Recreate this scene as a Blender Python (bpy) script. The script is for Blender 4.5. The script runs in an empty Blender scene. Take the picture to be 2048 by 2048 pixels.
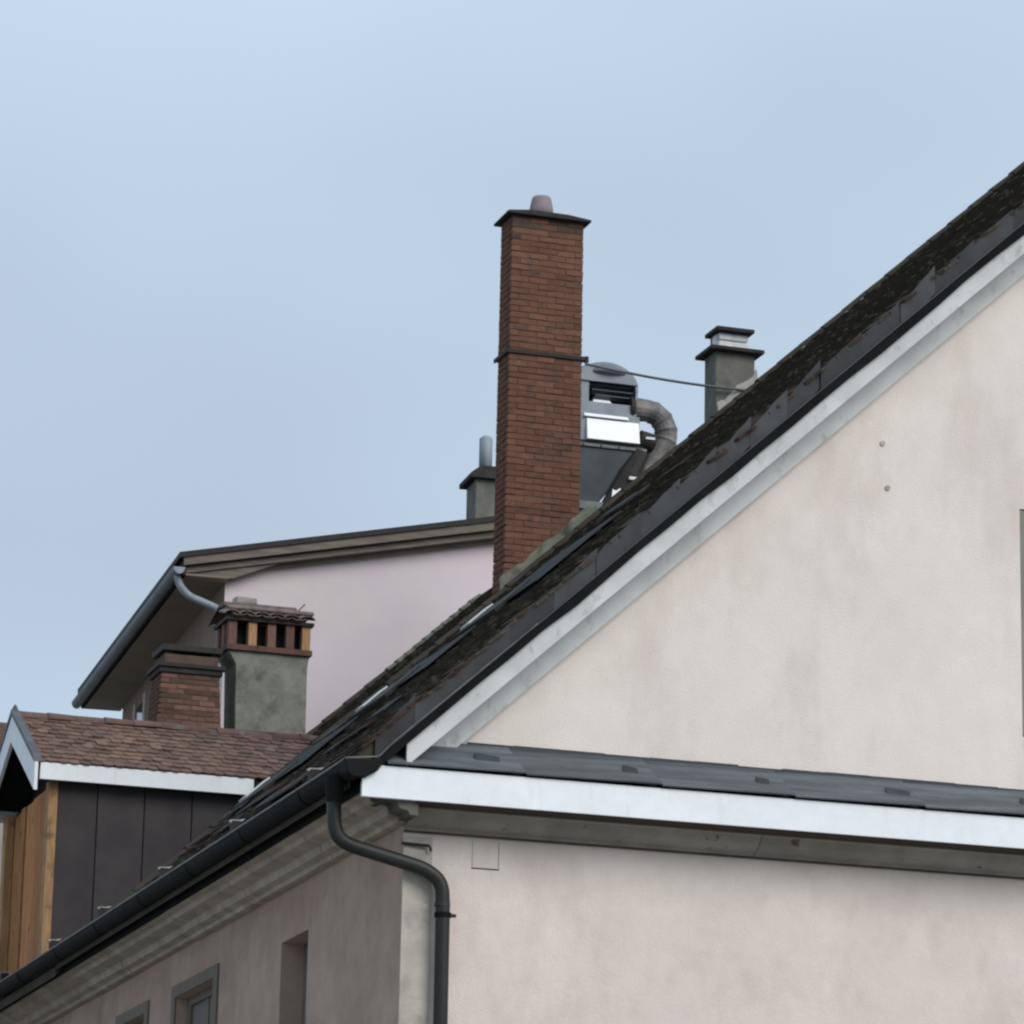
import bpy, math, random
import numpy as np
from mathutils import Vector, Matrix

random.seed(7)
rng = np.random.default_rng(7)
scene = bpy.context.scene
COL = scene.collection
R = math.radians

# ------------------------------------------------------------------ camera
cam_d = bpy.data.cameras.new('camera')
cam_d.sensor_fit = 'HORIZONTAL'
cam_d.sensor_width = 36.0
cam_d.lens = 36.0 * 7780.0 / 2048.0
cam_d.clip_start = 0.5
cam_d.clip_end = 3000.0
cam = bpy.data.objects.new('camera', cam_d)
COL.objects.link(cam)
pitch, roll, yaw = R(14.718), R(-1.209), R(17.910)
fwd = Vector((math.sin(yaw) * math.cos(pitch), math.cos(yaw) * math.cos(pitch), math.sin(pitch)))
right = Vector((math.cos(yaw), -math.sin(yaw), 0))
down = -right.cross(fwd)
cr, sr = math.cos(roll), math.sin(roll)
r2 = cr * right + sr * down
d2 = -sr * right + cr * down
m = Matrix((r2, -d2, -fwd)).transposed().to_4x4()
m.translation = Vector((-8.407, -28.58, 1.65))
cam.matrix_world = m
scene.camera = cam

# ------------------------------------------------------------------ sky, sun, exposure
SUN_EL, SUN_AZ = R(34), R(152)          # azimuth clockwise from +Y
world = bpy.data.worlds.new('World')
scene.world = world
world.use_nodes = True
nt = world.node_tree
nt.nodes.clear()
out = nt.nodes.new('ShaderNodeOutputWorld')
bg = nt.nodes.new('ShaderNodeBackground')
sky = nt.nodes.new('ShaderNodeTexSky')
sky.sky_type = 'NISHITA'
sky.sun_disc = False
sky.sun_elevation = SUN_EL
sky.sun_rotation = SUN_AZ
sky.air_density = 1.0
sky.dust_density = 2.0
tc = nt.nodes.new('ShaderNodeTexCoord')
mp = nt.nodes.new('ShaderNodeMapping')
mp.inputs['Scale'].default_value = (2.0, 2.0, 3.6)
mp.inputs['Location'].default_value = (2.38, 1.2, 0.9)
nz = nt.nodes.new('ShaderNodeTexNoise')
nz.inputs['Scale'].default_value = 1.6
nz.inputs['Detail'].default_value = 2.5
nz.inputs['Roughness'].default_value = 0.45
ramp = nt.nodes.new('ShaderNodeValToRGB')
ramp.color_ramp.elements[0].position = 0.30
ramp.color_ramp.elements[0].color = (4.25, 5.2, 6.2, 1)      # grey-blue cloud base
ramp.color_ramp.elements[1].position = 0.72
ramp.color_ramp.elements[1].color = (5.6, 6.85, 8.4, 1)      # brighter veil
mix = nt.nodes.new('ShaderNodeMix')
mix.data_type = 'RGBA'
mix.inputs[0].default_value = 0.93
nt.links.new(tc.outputs['Generated'], mp.inputs['Vector'])
nt.links.new(mp.outputs['Vector'], nz.inputs['Vector'])
nt.links.new(nz.outputs['Fac'], ramp.inputs['Fac'])
nt.links.new(sky.outputs['Color'], mix.inputs[6])
nt.links.new(ramp.outputs['Color'], mix.inputs[7])
nt.links.new(mix.outputs[2], bg.inputs['Color'])
bg.inputs['Strength'].default_value = 0.077
nt.links.new(bg.outputs['Background'], out.inputs['Surface'])

sun_d = bpy.data.lights.new('sun', 'SUN')
sun_d.energy = 1.5
sun_d.angle = R(35)
sun_d.color = (1.0, 0.95, 0.88)
sun = bpy.data.objects.new('sun', sun_d)
COL.objects.link(sun)
sdir = Vector((math.sin(SUN_AZ) * math.cos(SUN_EL), math.cos(SUN_AZ) * math.cos(SUN_EL), math.sin(SUN_EL)))
sun.rotation_euler = sdir.to_track_quat('Z', 'Y').to_euler()

scene.view_settings.view_transform = 'Standard'
scene.view_settings.look = 'None'
scene.view_settings.exposure = 0.55
scene.view_settings.gamma = 1.0
scene.cycles.pixel_filter_type = 'BLACKMAN_HARRIS'
scene.cycles.filter_width = 2.3            # the phone picture is soft


# ------------------------------------------------------------------ materials
def material(name, c1, c2=None, scale=4.0, stretch=(1, 1, 1), rough=0.85, metal=0.0, bump=0.0, bscale=40.0,
             c3=None, s3=1.0, w3=(0.5, 0.65), stretch3=(1, 1, 1), rand=None, ramp_w=(0.35, 0.65), spec=0.3, bstretch=None, fine=None):
    """two-tone noise, optional third stain colour, optional per-object random brightness"""
    mt = bpy.data.materials.new(name)
    mt.use_nodes = True
    n = mt.node_tree
    b = n.nodes['Principled BSDF']
    b.inputs['Roughness'].default_value = rough
    b.inputs['Metallic'].default_value = metal
    b.inputs['Specular IOR Level'].default_value = spec
    t = n.nodes.new('ShaderNodeTexCoord')
    info = n.nodes.new('ShaderNodeObjectInfo')

    def coords(st, off=0.0):
        mpn = n.nodes.new('ShaderNodeMapping')
        mpn.inputs['Scale'].default_value = st
        n.links.new(t.outputs['Object'], mpn.inputs['Vector'])
        mul = n.nodes.new('ShaderNodeVectorMath')
        mul.operation = 'MULTIPLY_ADD'
        cmb = n.nodes.new('ShaderNodeCombineXYZ')
        for i in range(3):
            n.links.new(info.outputs['Random'], cmb.inputs[i])
        n.links.new(cmb.outputs[0], mul.inputs[0])
        mul.inputs[1].default_value = (17, 31, 23)
        n.links.new(mpn.outputs['Vector'], mul.inputs[2])
        return mul.outputs['Vector']

    def noise(sc, st, det=5.0, rg=0.6):
        q = n.nodes.new('ShaderNodeTexNoise')
        q.inputs['Scale'].default_value = sc
        q.inputs['Detail'].default_value = det
        q.inputs['Roughness'].default_value = rg
        n.links.new(coords(st), q.inputs['Vector'])
        return q

    col = None
    if c2 is None:
        c2 = tuple(x * 0.8 for x in c1)
    q = noise(scale, stretch)
    rp = n.nodes.new('ShaderNodeValToRGB')
    rp.color_ramp.elements[0].position = ramp_w[0]
    rp.color_ramp.elements[0].color = (*c1, 1)
    rp.color_ramp.elements[1].position = ramp_w[1]
    rp.color_ramp.elements[1].color = (*c2, 1)
    n.links.new(q.outputs['Fac'], rp.inputs['Fac'])
    col = rp.outputs['Color']
    if c3 is not None:
        q3 = noise(s3, stretch3, 6.0, 0.65)
        r3 = n.nodes.new('ShaderNodeValToRGB')
        r3.color_ramp.elements[0].position = w3[0]
        r3.color_ramp.elements[0].color = (0, 0, 0, 1)
        r3.color_ramp.elements[1].position = w3[1]
        r3.color_ramp.elements[1].color = (1, 1, 1, 1)
        n.links.new(q3.outputs['Fac'], r3.inputs['Fac'])
        mx = n.nodes.new('ShaderNodeMix')
        mx.data_type = 'RGBA'
        n.links.new(r3.outputs['Color'], mx.inputs[0])
        n.links.new(col, mx.inputs[6])
        mx.inputs[7].default_value = (*c3, 1)
        col = mx.outputs[2]
    if rand:
        mr = n.nodes.new('ShaderNodeMapRange')
        mr.inputs[3].default_value = rand[0]
        mr.inputs[4].default_value = rand[1]
        n.links.new(info.outputs['Random'], mr.inputs[0])
        hs = n.nodes.new('ShaderNodeHueSaturation')
        n.links.new(mr.outputs[0], hs.inputs['Value'])
        n.links.new(col, hs.inputs['Color'])
        col = hs.outputs['Color']
    if fine:
        qf = noise(fine[0], (1, 1, 1), 8.0, 0.7)
        mf = n.nodes.new('ShaderNodeMapRange')
        mf.inputs[1].default_value = 0.25
        mf.inputs[2].default_value = 0.75
        mf.inputs[3].default_value = 1 - fine[1]
        mf.inputs[4].default_value = 1 + fine[1]
        n.links.new(qf.outputs['Fac'], mf.inputs[0])
        hf = n.nodes.new('ShaderNodeHueSaturation')
        n.links.new(mf.outputs[0], hf.inputs['Value'])
        n.links.new(col, hf.inputs['Color'])
        col = hf.outputs['Color']
    n.links.new(col, b.inputs['Base Color'])
    if bump:
        qb = noise(bscale, bstretch or (1, 1, 1), 6.0, 0.6)
        bp = n.nodes.new('ShaderNodeBump')
        bp.inputs['Strength'].default_value = bump
        bp.inputs['Distance'].default_value = 0.02
        n.links.new(qb.outputs['Fac'], bp.inputs['Height'])
        n.links.new(bp.outputs['Normal'], b.inputs['Normal'])
    return mt


M = {}
M['render_front'] = material('render_front', (0.77, 0.70, 0.65), (0.715, 0.645, 0.595), 1.1, bump=0.3, bscale=55, fine=(4.0, 0.04),
                             c3=(0.56, 0.47, 0.42), s3=1.0, w3=(0.50, 0.92), stretch3=(1.5, 1, 0.6), rough=0.92, spec=0.1)
M['render_low'] = material('render_low', (0.73, 0.65, 0.595), (0.67, 0.59, 0.54), 1.3, bump=0.3, bscale=55, fine=(4.0, 0.06),
                           c3=(0.53, 0.445, 0.40), s3=1.6, w3=(0.46, 0.88), stretch3=(1.3, 1, 0.8), rough=0.92, spec=0.1)
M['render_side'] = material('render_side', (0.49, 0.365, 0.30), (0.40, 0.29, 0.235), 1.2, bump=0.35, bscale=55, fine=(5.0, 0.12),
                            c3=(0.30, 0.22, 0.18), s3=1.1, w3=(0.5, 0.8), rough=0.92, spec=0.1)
M['quoin'] = material('quoin', (0.50, 0.46, 0.40), (0.40, 0.37, 0.32), 5, c3=(0.22, 0.21, 0.19), s3=2.2, w3=(0.52, 0.72), bump=0.15)
M['white_paint'] = material('white_paint', (0.82, 0.86, 0.88), (0.77, 0.81, 0.84), 2.5, rough=0.6, c3=(0.62, 0.64, 0.63), s3=3.0, w3=(0.58, 0.85), stretch3=(3, 3, .5), fine=(9.0, 0.05), bump=0.1, bscale=20)
M['barge_paint'] = material('barge_paint', (0.60, 0.62, 0.63), (0.50, 0.52, 0.52), 3.0, rough=0.7, c3=(0.30, 0.31, 0.29), s3=4, w3=(0.56, 0.75), stretch3=(2, 1, 1))
M['stone'] = material('stone', (0.54, 0.465, 0.375), (0.38, 0.33, 0.27), 3.5, bump=0.3, bscale=25, c3=(0.10, 0.095, 0.08), s3=3.0, w3=(0.58, 0.8), rough=0.95, spec=0.1, rand=(0.85, 1.1), fine=(6.0, 0.15))
M['stone_dark'] = material('stone_dark', (0.17, 0.155, 0.135), (0.10, 0.092, 0.08), 4, rough=0.95, bump=0.3, bscale=25, c3=(0.05, 0.045, 0.04), s3=4, w3=(0.55, 0.7), spec=0.1)
M['stone_front'] = material('stone_front', (0.34, 0.32, 0.28), (0.25, 0.235, 0.20), 3.0, bump=0.2, c3=(0.09, 0.07, 0.05), s3=9.0, w3=(0.62, 0.70), rough=0.95, spec=0.1)
M['brown_wood'] = material('brown_wood', (0.05, 0.032, 0.022), (0.03, 0.02, 0.015), 6, stretch=(1, 6, 6), bump=0.2)
M['rust'] = material('rust', (0.13, 0.07, 0.04), (0.06, 0.04, 0.03), 8, bump=0.2)
M['black_metal'] = material('black_metal', (0.008, 0.009, 0.010), (0.013, 0.014, 0.015), 5, rough=0.8, bump=0.1, bscale=15, spec=0.05)
M['gutter_metal'] = material('gutter_metal', (0.008, 0.009, 0.009), (0.014, 0.015, 0.015), 4, rough=0.7, bump=0.15, bscale=12, spec=0.1)
M['lip_metal'] = material('lip_metal', (0.16, 0.165, 0.165), (0.08, 0.085, 0.085), 6, rough=0.45, metal=0.4)
M['pipe_metal'] = material('pipe_metal', (0.028, 0.031, 0.029), (0.017, 0.019, 0.018), 5, stretch=(1, 1, .4), rough=0.5, bump=0.1, bscale=10)
M['slate'] = material('slate', (0.066, 0.069, 0.075), (0.048, 0.050, 0.054), 3, rough=0.85, bump=0.15, bscale=10, rand=(0.75, 1.2), c3=(0.055, 0.042, 0.034), s3=3, w3=(0.60, 0.75), spec=0.2)
M['roof_tile'] = material('roof_tile', (0.050, 0.043, 0.036), (0.078, 0.064, 0.052), 1.6, rough=0.95, bump=0.5, bscale=18, c3=(0.050, 0.046, 0.032), s3=1.0, w3=(0.46, 0.62), stretch3=(1, .5, 1), spec=0.1)
M['moss'] = material('moss', (0.040, 0.038, 0.025), (0.058, 0.050, 0.034), 3.0, rough=1.0, bump=0.8, bscale=30, spec=0.05)
M['zinc'] = material('zinc', (0.14, 0.155, 0.168), (0.09, 0.10, 0.11), 3, rough=0.55, metal=0.3, bump=0.1, bscale=6)
M['zinc_pent'] = material('zinc_pent', (0.125, 0.145, 0.16), (0.06, 0.073, 0.083), 2.0, stretch=(.5, 6, 6), fine=(9.0, .15), rough=0.6, bump=0.15, bscale=8, rand=(0.85, 1.15))
M['zinc_dark'] = material('zinc_dark', (0.045, 0.055, 0.066), (0.03, 0.037, 0.045), 4, rough=0.6, bump=0.2, bscale=10)
M['alu_white'] = material('alu_white', (0.75, 0.77, 0.78), (0.6, 0.62, 0.62), 8, rough=0.45)
M['alu_grey'] = material('alu_grey', (0.42, 0.42, 0.42), (0.3, 0.3, 0.3), 8, rough=0.5)
M['brick'] = material('brick', (0.195, 0.095, 0.064), (0.155, 0.080, 0.056), 14, rough=0.95, bump=0.4, bscale=60, rand=(0.84, 1.17), c3=(0.10, 0.068, 0.054), s3=5, w3=(0.52, 0.7), spec=0.1)
M['brick_soot'] = material('brick_soot', (0.115, 0.077, 0.059), (0.085, 0.06, 0.048), 10, rough=0.95, bump=0.5, bscale=60, rand=(0.8, 1.2), spec=0.1)
M['brick_pale'] = material('brick_pale', (0.20, 0.115, 0.088), (0.155, 0.092, 0.072), 14, rough=0.95, bump=0.5, bscale=60, rand=(0.55, 1.25), c3=(0.11, 0.075, 0.06), s3=5, w3=(0.52, 0.7), spec=0.1)
M['mortar'] = material('mortar', (0.135, 0.095, 0.078), (0.10, 0.072, 0.06), 10, rough=1.0, bump=0.6, bscale=50, spec=0.05)
M['mortar_light'] = material('mortar_light', (0.21, 0.21, 0.165), (0.12, 0.125, 0.10), 7, rough=1.0, bump=0.6, bscale=25, c3=(0.06, 0.065, 0.05), s3=4, w3=(0.5, 0.68), spec=0.05)
M['cap_stone'] = material('cap_stone', (0.05, 0.047, 0.045), (0.03, 0.028, 0.028), 6, rough=0.95, bump=0.4, bscale=20, c3=(0.11, 0.07, 0.05), s3=4, w3=(0.6, 0.7))
M['pot'] = material('pot', (0.30, 0.25, 0.265), (0.24, 0.20, 0.215), 8, rough=0.9)
M['iron'] = material('iron', (0.022, 0.02, 0.02), (0.035, 0.028, 0.025), 10, rough=0.7, bump=0.2)
M['grey_render'] = material('grey_render', (0.19, 0.188, 0.17), (0.125, 0.126, 0.115), 3.0, rough=0.95, bump=0.5, bscale=18, c3=(0.24, 0.235, 0.215), s3=3.2, w3=(0.58, 0.7), spec=0.1)
M['stone_green'] = material('stone_green', (0.235, 0.245, 0.205), (0.17, 0.178, 0.148), 3.5, fine=(8.0, 0.15), rough=0.95, bump=0.5, bscale=16, c3=(0.09, 0.095, 0.08), s3=3.0, w3=(0.50, 0.7), spec=0.1)
M['terracotta'] = material('terracotta', (0.23, 0.19, 0.18), (0.14, 0.11, 0.10), 9, rough=0.9, bump=0.4, bscale=30, rand=(0.8, 1.25), c3=(0.06, 0.05, 0.05), s3=6, w3=(0.55, 0.7))
M['dormer_tile'] = material('dormer_tile', (0.175, 0.096, 0.066), (0.12, 0.066, 0.046), 12, rough=0.62, bump=0.3, bscale=40, rand=(0.65, 1.3), spec=0.4, c3=(0.11, 0.09, 0.07), s3=5, w3=(0.55, 0.75))
M['ridge_tile'] = material('ridge_tile', (0.17, 0.10, 0.085), (0.11, 0.08, 0.07), 8, rough=0.9, bump=0.4, bscale=30, rand=(0.8, 1.2), c3=(0.20, 0.19, 0.16), s3=4, w3=(0.55, 0.7))
M['cheek'] = material('cheek', (0.043, 0.038, 0.041), (0.058, 0.050, 0.051), 3, rough=0.8, bump=0.2, bscale=25, rand=(0.85, 1.15))
M['dark_void'] = material('dark_void', (0.010, 0.011, 0.013), (0.014, 0.014, 0.014), 3, rough=0.95)
M['wood'] = material('wood', (0.52, 0.235, 0.085), (0.33, 0.145, 0.055), 9, stretch=(3, 3, 0.35), rough=0.8, bump=0.4, bscale=20, bstretch=(4, 4, .4), rand=(0.65, 1.2), c3=(0.05, 0.025, 0.014), s3=6, w3=(0.60, 0.72))
M['wood_pale'] = material('wood_pale', (0.44, 0.27, 0.135), (0.30, 0.175, 0.085), 9, stretch=(3, 3, 0.35), rough=0.8, bump=0.4, bscale=20, bstretch=(4, 4, .4), c3=(0.12, 0.08, 0.05), s3=5, w3=(0.55, 0.7))
M['pink'] = material('pink', (0.69, 0.61, 0.64), (0.64, 0.565, 0.595), 0.5, fine=(2.0, 0.06), rough=0.95, bump=0.05, bscale=20, spec=0.1, c3=(0.67, 0.60, 0.57), s3=0.5, w3=(0.5, 0.7))
M['pink_shade'] = material('pink_shade', (0.27, 0.20, 0.165), (0.22, 0.165, 0.14), 2, rough=0.95)  # shaded side of the pink building, shade put into a brown tone
M['soffit'] = material('soffit', (0.23, 0.19, 0.145), (0.19, 0.155, 0.12), 1.2, rough=0.9, bump=0.15)
M['eave_board'] = material('eave_board', (0.20, 0.175, 0.145), (0.13, 0.11, 0.09), 4, stretch=(.4, 4, 4), rough=0.9)
M['plaster'] = material('plaster', (0.45, 0.42, 0.38), (0.38, 0.35, 0.32), 1.5, rough=0.95, bump=0.2)
M['frame_grey'] = material('frame_grey', (0.19, 0.162, 0.13), (0.14, 0.12, 0.095), 6, stretch=(3, 3, .5), rough=0.8)
M['shutter'] = material('shutter', (0.17, 0.155, 0.15), (0.13, 0.12, 0.115), 2, rough=0.8)
M['shutter_green'] = material('shutter_green', (0.24, 0.235, 0.19), (0.20, 0.195, 0.16), 3, rough=0.8)
M['roof_slate2'] = material('roof_slate2', (0.075, 0.079, 0.084), (0.052, 0.055, 0.058), 2.5, rough=0.95, bump=0.3, bscale=12, rand=(0.8, 1.2), spec=0.05)
M['roof_rust'] = material('roof_rust', (0.06, 0.035, 0.026), (0.035, 0.024, 0.02), 5, rough=0.9, bump=0.4, spec=0.1)
M['glass'] = material('glass', (0.02, 0.022, 0.022), (0.03, 0.03, 0.03), 1, rough=0.08, spec=0.5)
M['fan_zinc'] = material('fan_zinc', (0.205, 0.23, 0.265), (0.15, 0.17, 0.20), 3, rough=0.5, metal=0.25, bump=0.05, bscale=5)
M['fan_glare_white'] = material('fan_glare_white', (0.90, 0.91, 0.92), (0.86, 0.88, 0.9), 3, rough=0.35)  # sky reflections on the fan's metal, painted as near-white colour
M['fan_dark'] = material('fan_dark', (0.075, 0.088, 0.10), (0.05, 0.06, 0.069), 2.5, rough=0.55, metal=0.2, bump=0.1, bscale=6)
M['duct'] = material('duct', (0.21, 0.195, 0.19), (0.10, 0.095, 0.093), 5, rough=0.6, metal=0.2, bump=0.2, bscale=12, c3=(0.10, 0.095, 0.09), s3=3, w3=(0.55, 0.7))
M['flue'] = material('flue', (0.30, 0.345, 0.385), (0.22, 0.255, 0.285), 3, stretch=(4, 4, .3), rough=0.65, metal=0.1)
M['ground'] = material('ground', (0.26, 0.25, 0.235), (0.20, 0.195, 0.18), 0.6, rough=0.95, bump=0.3, bscale=8)


# ------------------------------------------------------------------ mesh helpers
class MB:
    def __init__(self):
        self.v, self.f = [], []

    def add(self, vs, fs):
        o = len(self.v)
        self.v += [tuple(p) for p in vs]
        self.f += [tuple(i + o for i in f) for f in fs]
        return self

    def box(self, x0, x1, y0, y1, z0, z1):
        vs = [(x, y, z) for z in (z0, z1) for y in (y0, y1) for x in (x0, x1)]
        return self.add(vs, [(0, 2, 3, 1), (4, 5, 7, 6), (0, 1, 5, 4), (2, 6, 7, 3), (0, 4, 6, 2), (1, 3, 7, 5)])

    def prism(self, poly, axis, a, b):
        """poly: list of 2D points; axis 'x' -> (y,z), 'y' -> (x,z), 'z' -> (x,y)"""
        def P(p, t):
            return {'x': (t, p[0], p[1]), 'y': (p[0], t, p[1]), 'z': (p[0], p[1], t)}[axis]
        n = len(poly)
        vs = [P(p, a) for p in poly] + [P(p, b) for p in poly]
        fs = [tuple(range(n))[::-1], tuple(range(n, 2 * n))]
        fs += [(i, (i + 1) % n, n + (i + 1) % n, n + i) for i in range(n)]
        return self.add(vs, fs)

    def tube(self, pts, r, seg=14, caps=True, radii=None):
        pts = [Vector(p) for p in pts]
        n = len(pts)
        rings = []
        prev = None
        for i, p in enumerate(pts):
            t = (pts[min(i + 1, n - 1)] - pts[max(i - 1, 0)]).normalized()
            if prev is None:
                a = t.orthogonal().normalized()
            else:
                a = (prev - t * prev.dot(t)).normalized()
            prev = a
            b = t.cross(a)
            rr = radii[i] if radii else r
            rings.append([p + (a * math.cos(2 * math.pi * k / seg) + b * math.sin(2 * math.pi * k / seg)) * rr for k in range(seg)])
        vs = [v for ring in rings for v in ring]
        fs = []
        for i in range(n - 1):
            for k in range(seg):
                fs.append((i * seg + k, i * seg + (k + 1) % seg, (i + 1) * seg + (k + 1) % seg, (i + 1) * seg + k))
        if caps:
            fs.append(tuple(range(seg))[::-1])
            fs.append(tuple(range((n - 1) * seg, n * seg)))
        return self.add(vs, fs)

    def strip(self, prof, axis, a, b):
        """open profile swept along an axis (no caps)"""
        def P(p, t):
            return {'x': (t, p[0], p[1]), 'y': (p[0], t, p[1])}[axis]
        n = len(prof)
        vs = [P(p, a) for p in prof] + [P(p, b) for p in prof]
        return self.add(vs, [(i, i + 1, n + i + 1, n + i) for i in range(n - 1)])


def smooth_path(pts, rad=0.12, k=6):
    """round the corners of a polyline"""
    P = [Vector(p) for p in pts]
    o = [P[0]]
    for i in range(1, len(P) - 1):
        a = P[i] + (P[i - 1] - P[i]).normalized() * min(rad, (P[i - 1] - P[i]).length * .45)
        b = P[i] + (P[i + 1] - P[i]).normalized() * min(rad, (P[i + 1] - P[i]).length * .45)
        for j in range(k + 1):
            t = j / k
            o.append(a * (1 - t) ** 2 + P[i] * 2 * t * (1 - t) + b * t * t)
    o.append(P[-1])
    return o


ORIGIN = {}


def link(o, parent):
    COL.objects.link(o)
    if parent is not None:
        o.parent = parent
    return o


def thing(name, loc, label, cat, group=None, rz=0.0):
    o = bpy.data.objects.new(name, None)
    o.empty_display_size = 0.3
    o.location = loc
    o.rotation_euler = (0, 0, rz)
    o['label'] = label
    o['category'] = cat
    if group:
        o['group'] = group
    COL.objects.link(o)
    ORIGIN[o.name] = Vector((0, 0, 0)) if rz else Vector(loc)
    return o


def obj(name, mb, mat, parent=None, smooth=False, bevel=0.0, label=None, kind=None):
    """parent None: world coordinates; else coordinates in the world frame, stored relative to the thing"""
    org = ORIGIN[parent.name] if parent is not None else Vector((0, 0, 0))
    me = bpy.data.meshes.new(name)
    me.from_pydata([(v[0] - org.x, v[1] - org.y, v[2] - org.z) for v in mb.v], [], mb.f)
    me.materials.append(M[mat])
    if smooth:
        me.polygons.foreach_set('use_smooth', [True] * len(me.polygons))
    me.update()
    o = bpy.data.objects.new(name, me)
    link(o, parent)
    ORIGIN[o.name] = org
    if bevel:
        bv = o.modifiers.new('bevel', 'BEVEL')
        bv.width = bevel
        bv.segments = 2
        bv.limit_method = 'ANGLE'
    if label:
        o['label'] = label
    if kind:
        o['kind'] = kind
    return o


def inst(name, me, parent, loc, rot=None, scale=None):
    """a piece that shares mesh data"""
    o = bpy.data.objects.new(name, me)
    link(o, parent)
    o.location = Vector(loc) - ORIGIN[parent.name]
    if rot is not None:
        o.rotation_euler = rot
    if scale is not None:
        o.scale = scale
    return o


def mesh_of(name, mb, mat):
    me = bpy.data.meshes.new(name)
    me.from_pydata(mb.v, [], mb.f)
    me.materials.append(M[mat])
    me.update()
    return me


def rough_box(sx, sy, sz, j, seed):
    """a box with uneven corners, centred"""
    r = random.Random(seed)
    mb = MB().box(-sx / 2, sx / 2, -sy / 2, sy / 2, -sz / 2, sz / 2)
    mb.v = [(v[0] + r.uniform(-j, j), v[1] + r.uniform(-j, j), v[2] + r.uniform(-j, j)) for v in mb.v]
    return mb


def wall_panel(plane, at, u0, u1, z0, top, holes, depth):
    """wall with rectangular holes. plane 'x': at = X, u = Y ; plane 'y': at = Y, u = X.
    top: function u -> z or number.  depth: reveal depth (signed, into the wall)"""
    mb = MB()
    us = sorted({u0, u1, *[h[0] for h in holes], *[h[1] for h in holes]})

    def P(u, z, d=0.0):
        return (at + d, u, z) if plane == 'x' else (u, at + d, z)

    tf = top if callable(top) else (lambda u: top)
    for a, b in zip(us[:-1], us[1:]):
        hs = sorted([h for h in holes if h[0] <= a and h[1] >= b], key=lambda h: h[2])
        z = z0
        for h in hs:
            if h[2] > z:
                mb.add([P(a, z), P(b, z), P(b, h[2]), P(a, h[2])], [(0, 1, 2, 3)])
            z = h[3]
        mb.add([P(a, z), P(b, z), P(b, tf(b)), P(a, tf(a))], [(0, 1, 2, 3)])
    for h in holes:
        c = [(h[0], h[2]), (h[1], h[2]), (h[1], h[3]), (h[0], h[3])]
        for i in range(4):
            p, q = c[i], c[(i + 1) % 4]
            mb.add([P(*p), P(*q), P(*q, depth), P(*p, depth)], [(0, 1, 2, 3)])
    return mb


# ------------------------------------------------------------------ ground
g = MB().add([(-600, -600, 0), (600, -600, 0), (600, 900, 0), (-600, 900, 0)], [(0, 1, 2, 3)])
go = obj('ground', g, 'ground')
go['kind'] = 'structure'

# ------------------------------------------------------------------ main house
S = 0.91                       # roof slope
TH = math.atan(S)
K = 7.77                       # roof plane: z = S*x + K
KW = 7.22                      # gable wall line under the rake
RX = 11.6                      # ridge
W = 2 * RX
YB = 10.85                     # rear verge of the front block
YR = 17.3                      # rear end of the wing
KR = 7.71                      # wing roof plane
RX2 = 6.2                      # wing ridge
house = thing('gabled_house', (RX, 5, 0), 'big cream rendered house with steep dark mossy roof, white fascia and black downpipe', 'house')

fw_holes = [(5.285, 6.55, 8.08, 10.02)]
obj('front_wall', wall_panel('y', 0.0, 0, RX, 7.2, lambda u: S * u + KW + .1, fw_holes, 0.24), 'render_front', house,
    label='cream rendered gable wall with brown stains')
obj('front_wall', MB().add([(0, 0, 0), (W, 0, 0), (W, 0, 7.2), (0, 0, 7.2)], [(0, 1, 2, 3)]), 'render_low', house, label='duller mottled wall below the white fascia')
mb = MB().add([(RX, 0, 7.2), (W, 0, 7.2), (W, 0, KW), (RX, 0, S * RX + KW + .1)], [(0, 1, 2, 3)])
obj('front_wall', mb, 'render_front', house)
sw_holes = [(2.73, 3.60, 4.9, 6.51), (5.96, 7.45, 4.9, 6.50), (8.75, 9.9, 4.9, 6.50)]
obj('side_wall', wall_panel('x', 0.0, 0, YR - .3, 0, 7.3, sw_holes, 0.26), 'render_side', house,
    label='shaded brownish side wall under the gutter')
mb = MB()
mb.add([(W, 0, 0), (W, YB - .3, 0), (W, YB - .3, KW), (W, 0, KW)], [(0, 1, 2, 3)])
mb.add([(0, YB - .3, 0), (W, YB - .3, 0), (W, YB - .3, KW), (RX, YB - .3, S * RX + KW), (0, YB - .3, KW)], [(0, 1, 2, 3, 4)])
mb.add([(0, YR - .3, 0), (2 * RX2, YR - .3, 0), (2 * RX2, YR - .3, KW), (6.18, YR - .3, S * 6.18 + KW - .1), (0, YR - .3, KW)], [(0, 1, 2, 3, 4)])
mb.add([(2 * RX2, YB - .3, 0), (2 * RX2, YR - .3, 0), (2 * RX2, YR - .3, KW), (2 * RX2, YB - .3, KW)], [(0, 1, 2, 3)])
obj('rear_wall', mb, 'render_side', house)

# roof slabs (a thin body under the tiles)
EX = -0.50                     # eave edge
def roof_slab(x0, x1, rx, k, y0, y1):
    t = 0.10
    pl = [(x0, S * x0 + k), (rx, S * rx + k), (x1, S * x0 + k), (x1, S * x0 + k - t), (rx, S * rx + k - t), (x0, S * x0 + k - t)]
    return MB().prism(pl, 'y', y0, y1)
roof = obj('roof', roof_slab(EX, W - EX, RX, K - .05, -.44, YB), 'roof_tile', house)
def ridge2(y):                  # the wing's ridge is not square to the front
    return 5.15 + (y - YB) * .16
wv = []
for y_ in (YB - .02, YR):
    xr = ridge2(y_)
    for (x_, z_) in ((EX, S * EX + KR - .05), (xr, S * xr + KR - .05), (2 * xr - EX, S * EX + KR - .05), (2 * xr - EX, S * EX + KR - .15), (xr, S * xr + KR - .15), (EX, S * EX + KR - .15)):
        wv.append((x_, y_, z_))
wf = [(0, 1, 2, 3, 4, 5), (11, 10, 9, 8, 7, 6)] + [(i, 6 + i, 6 + (i + 1) % 6, (i + 1) % 6) for i in range(6)]
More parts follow.
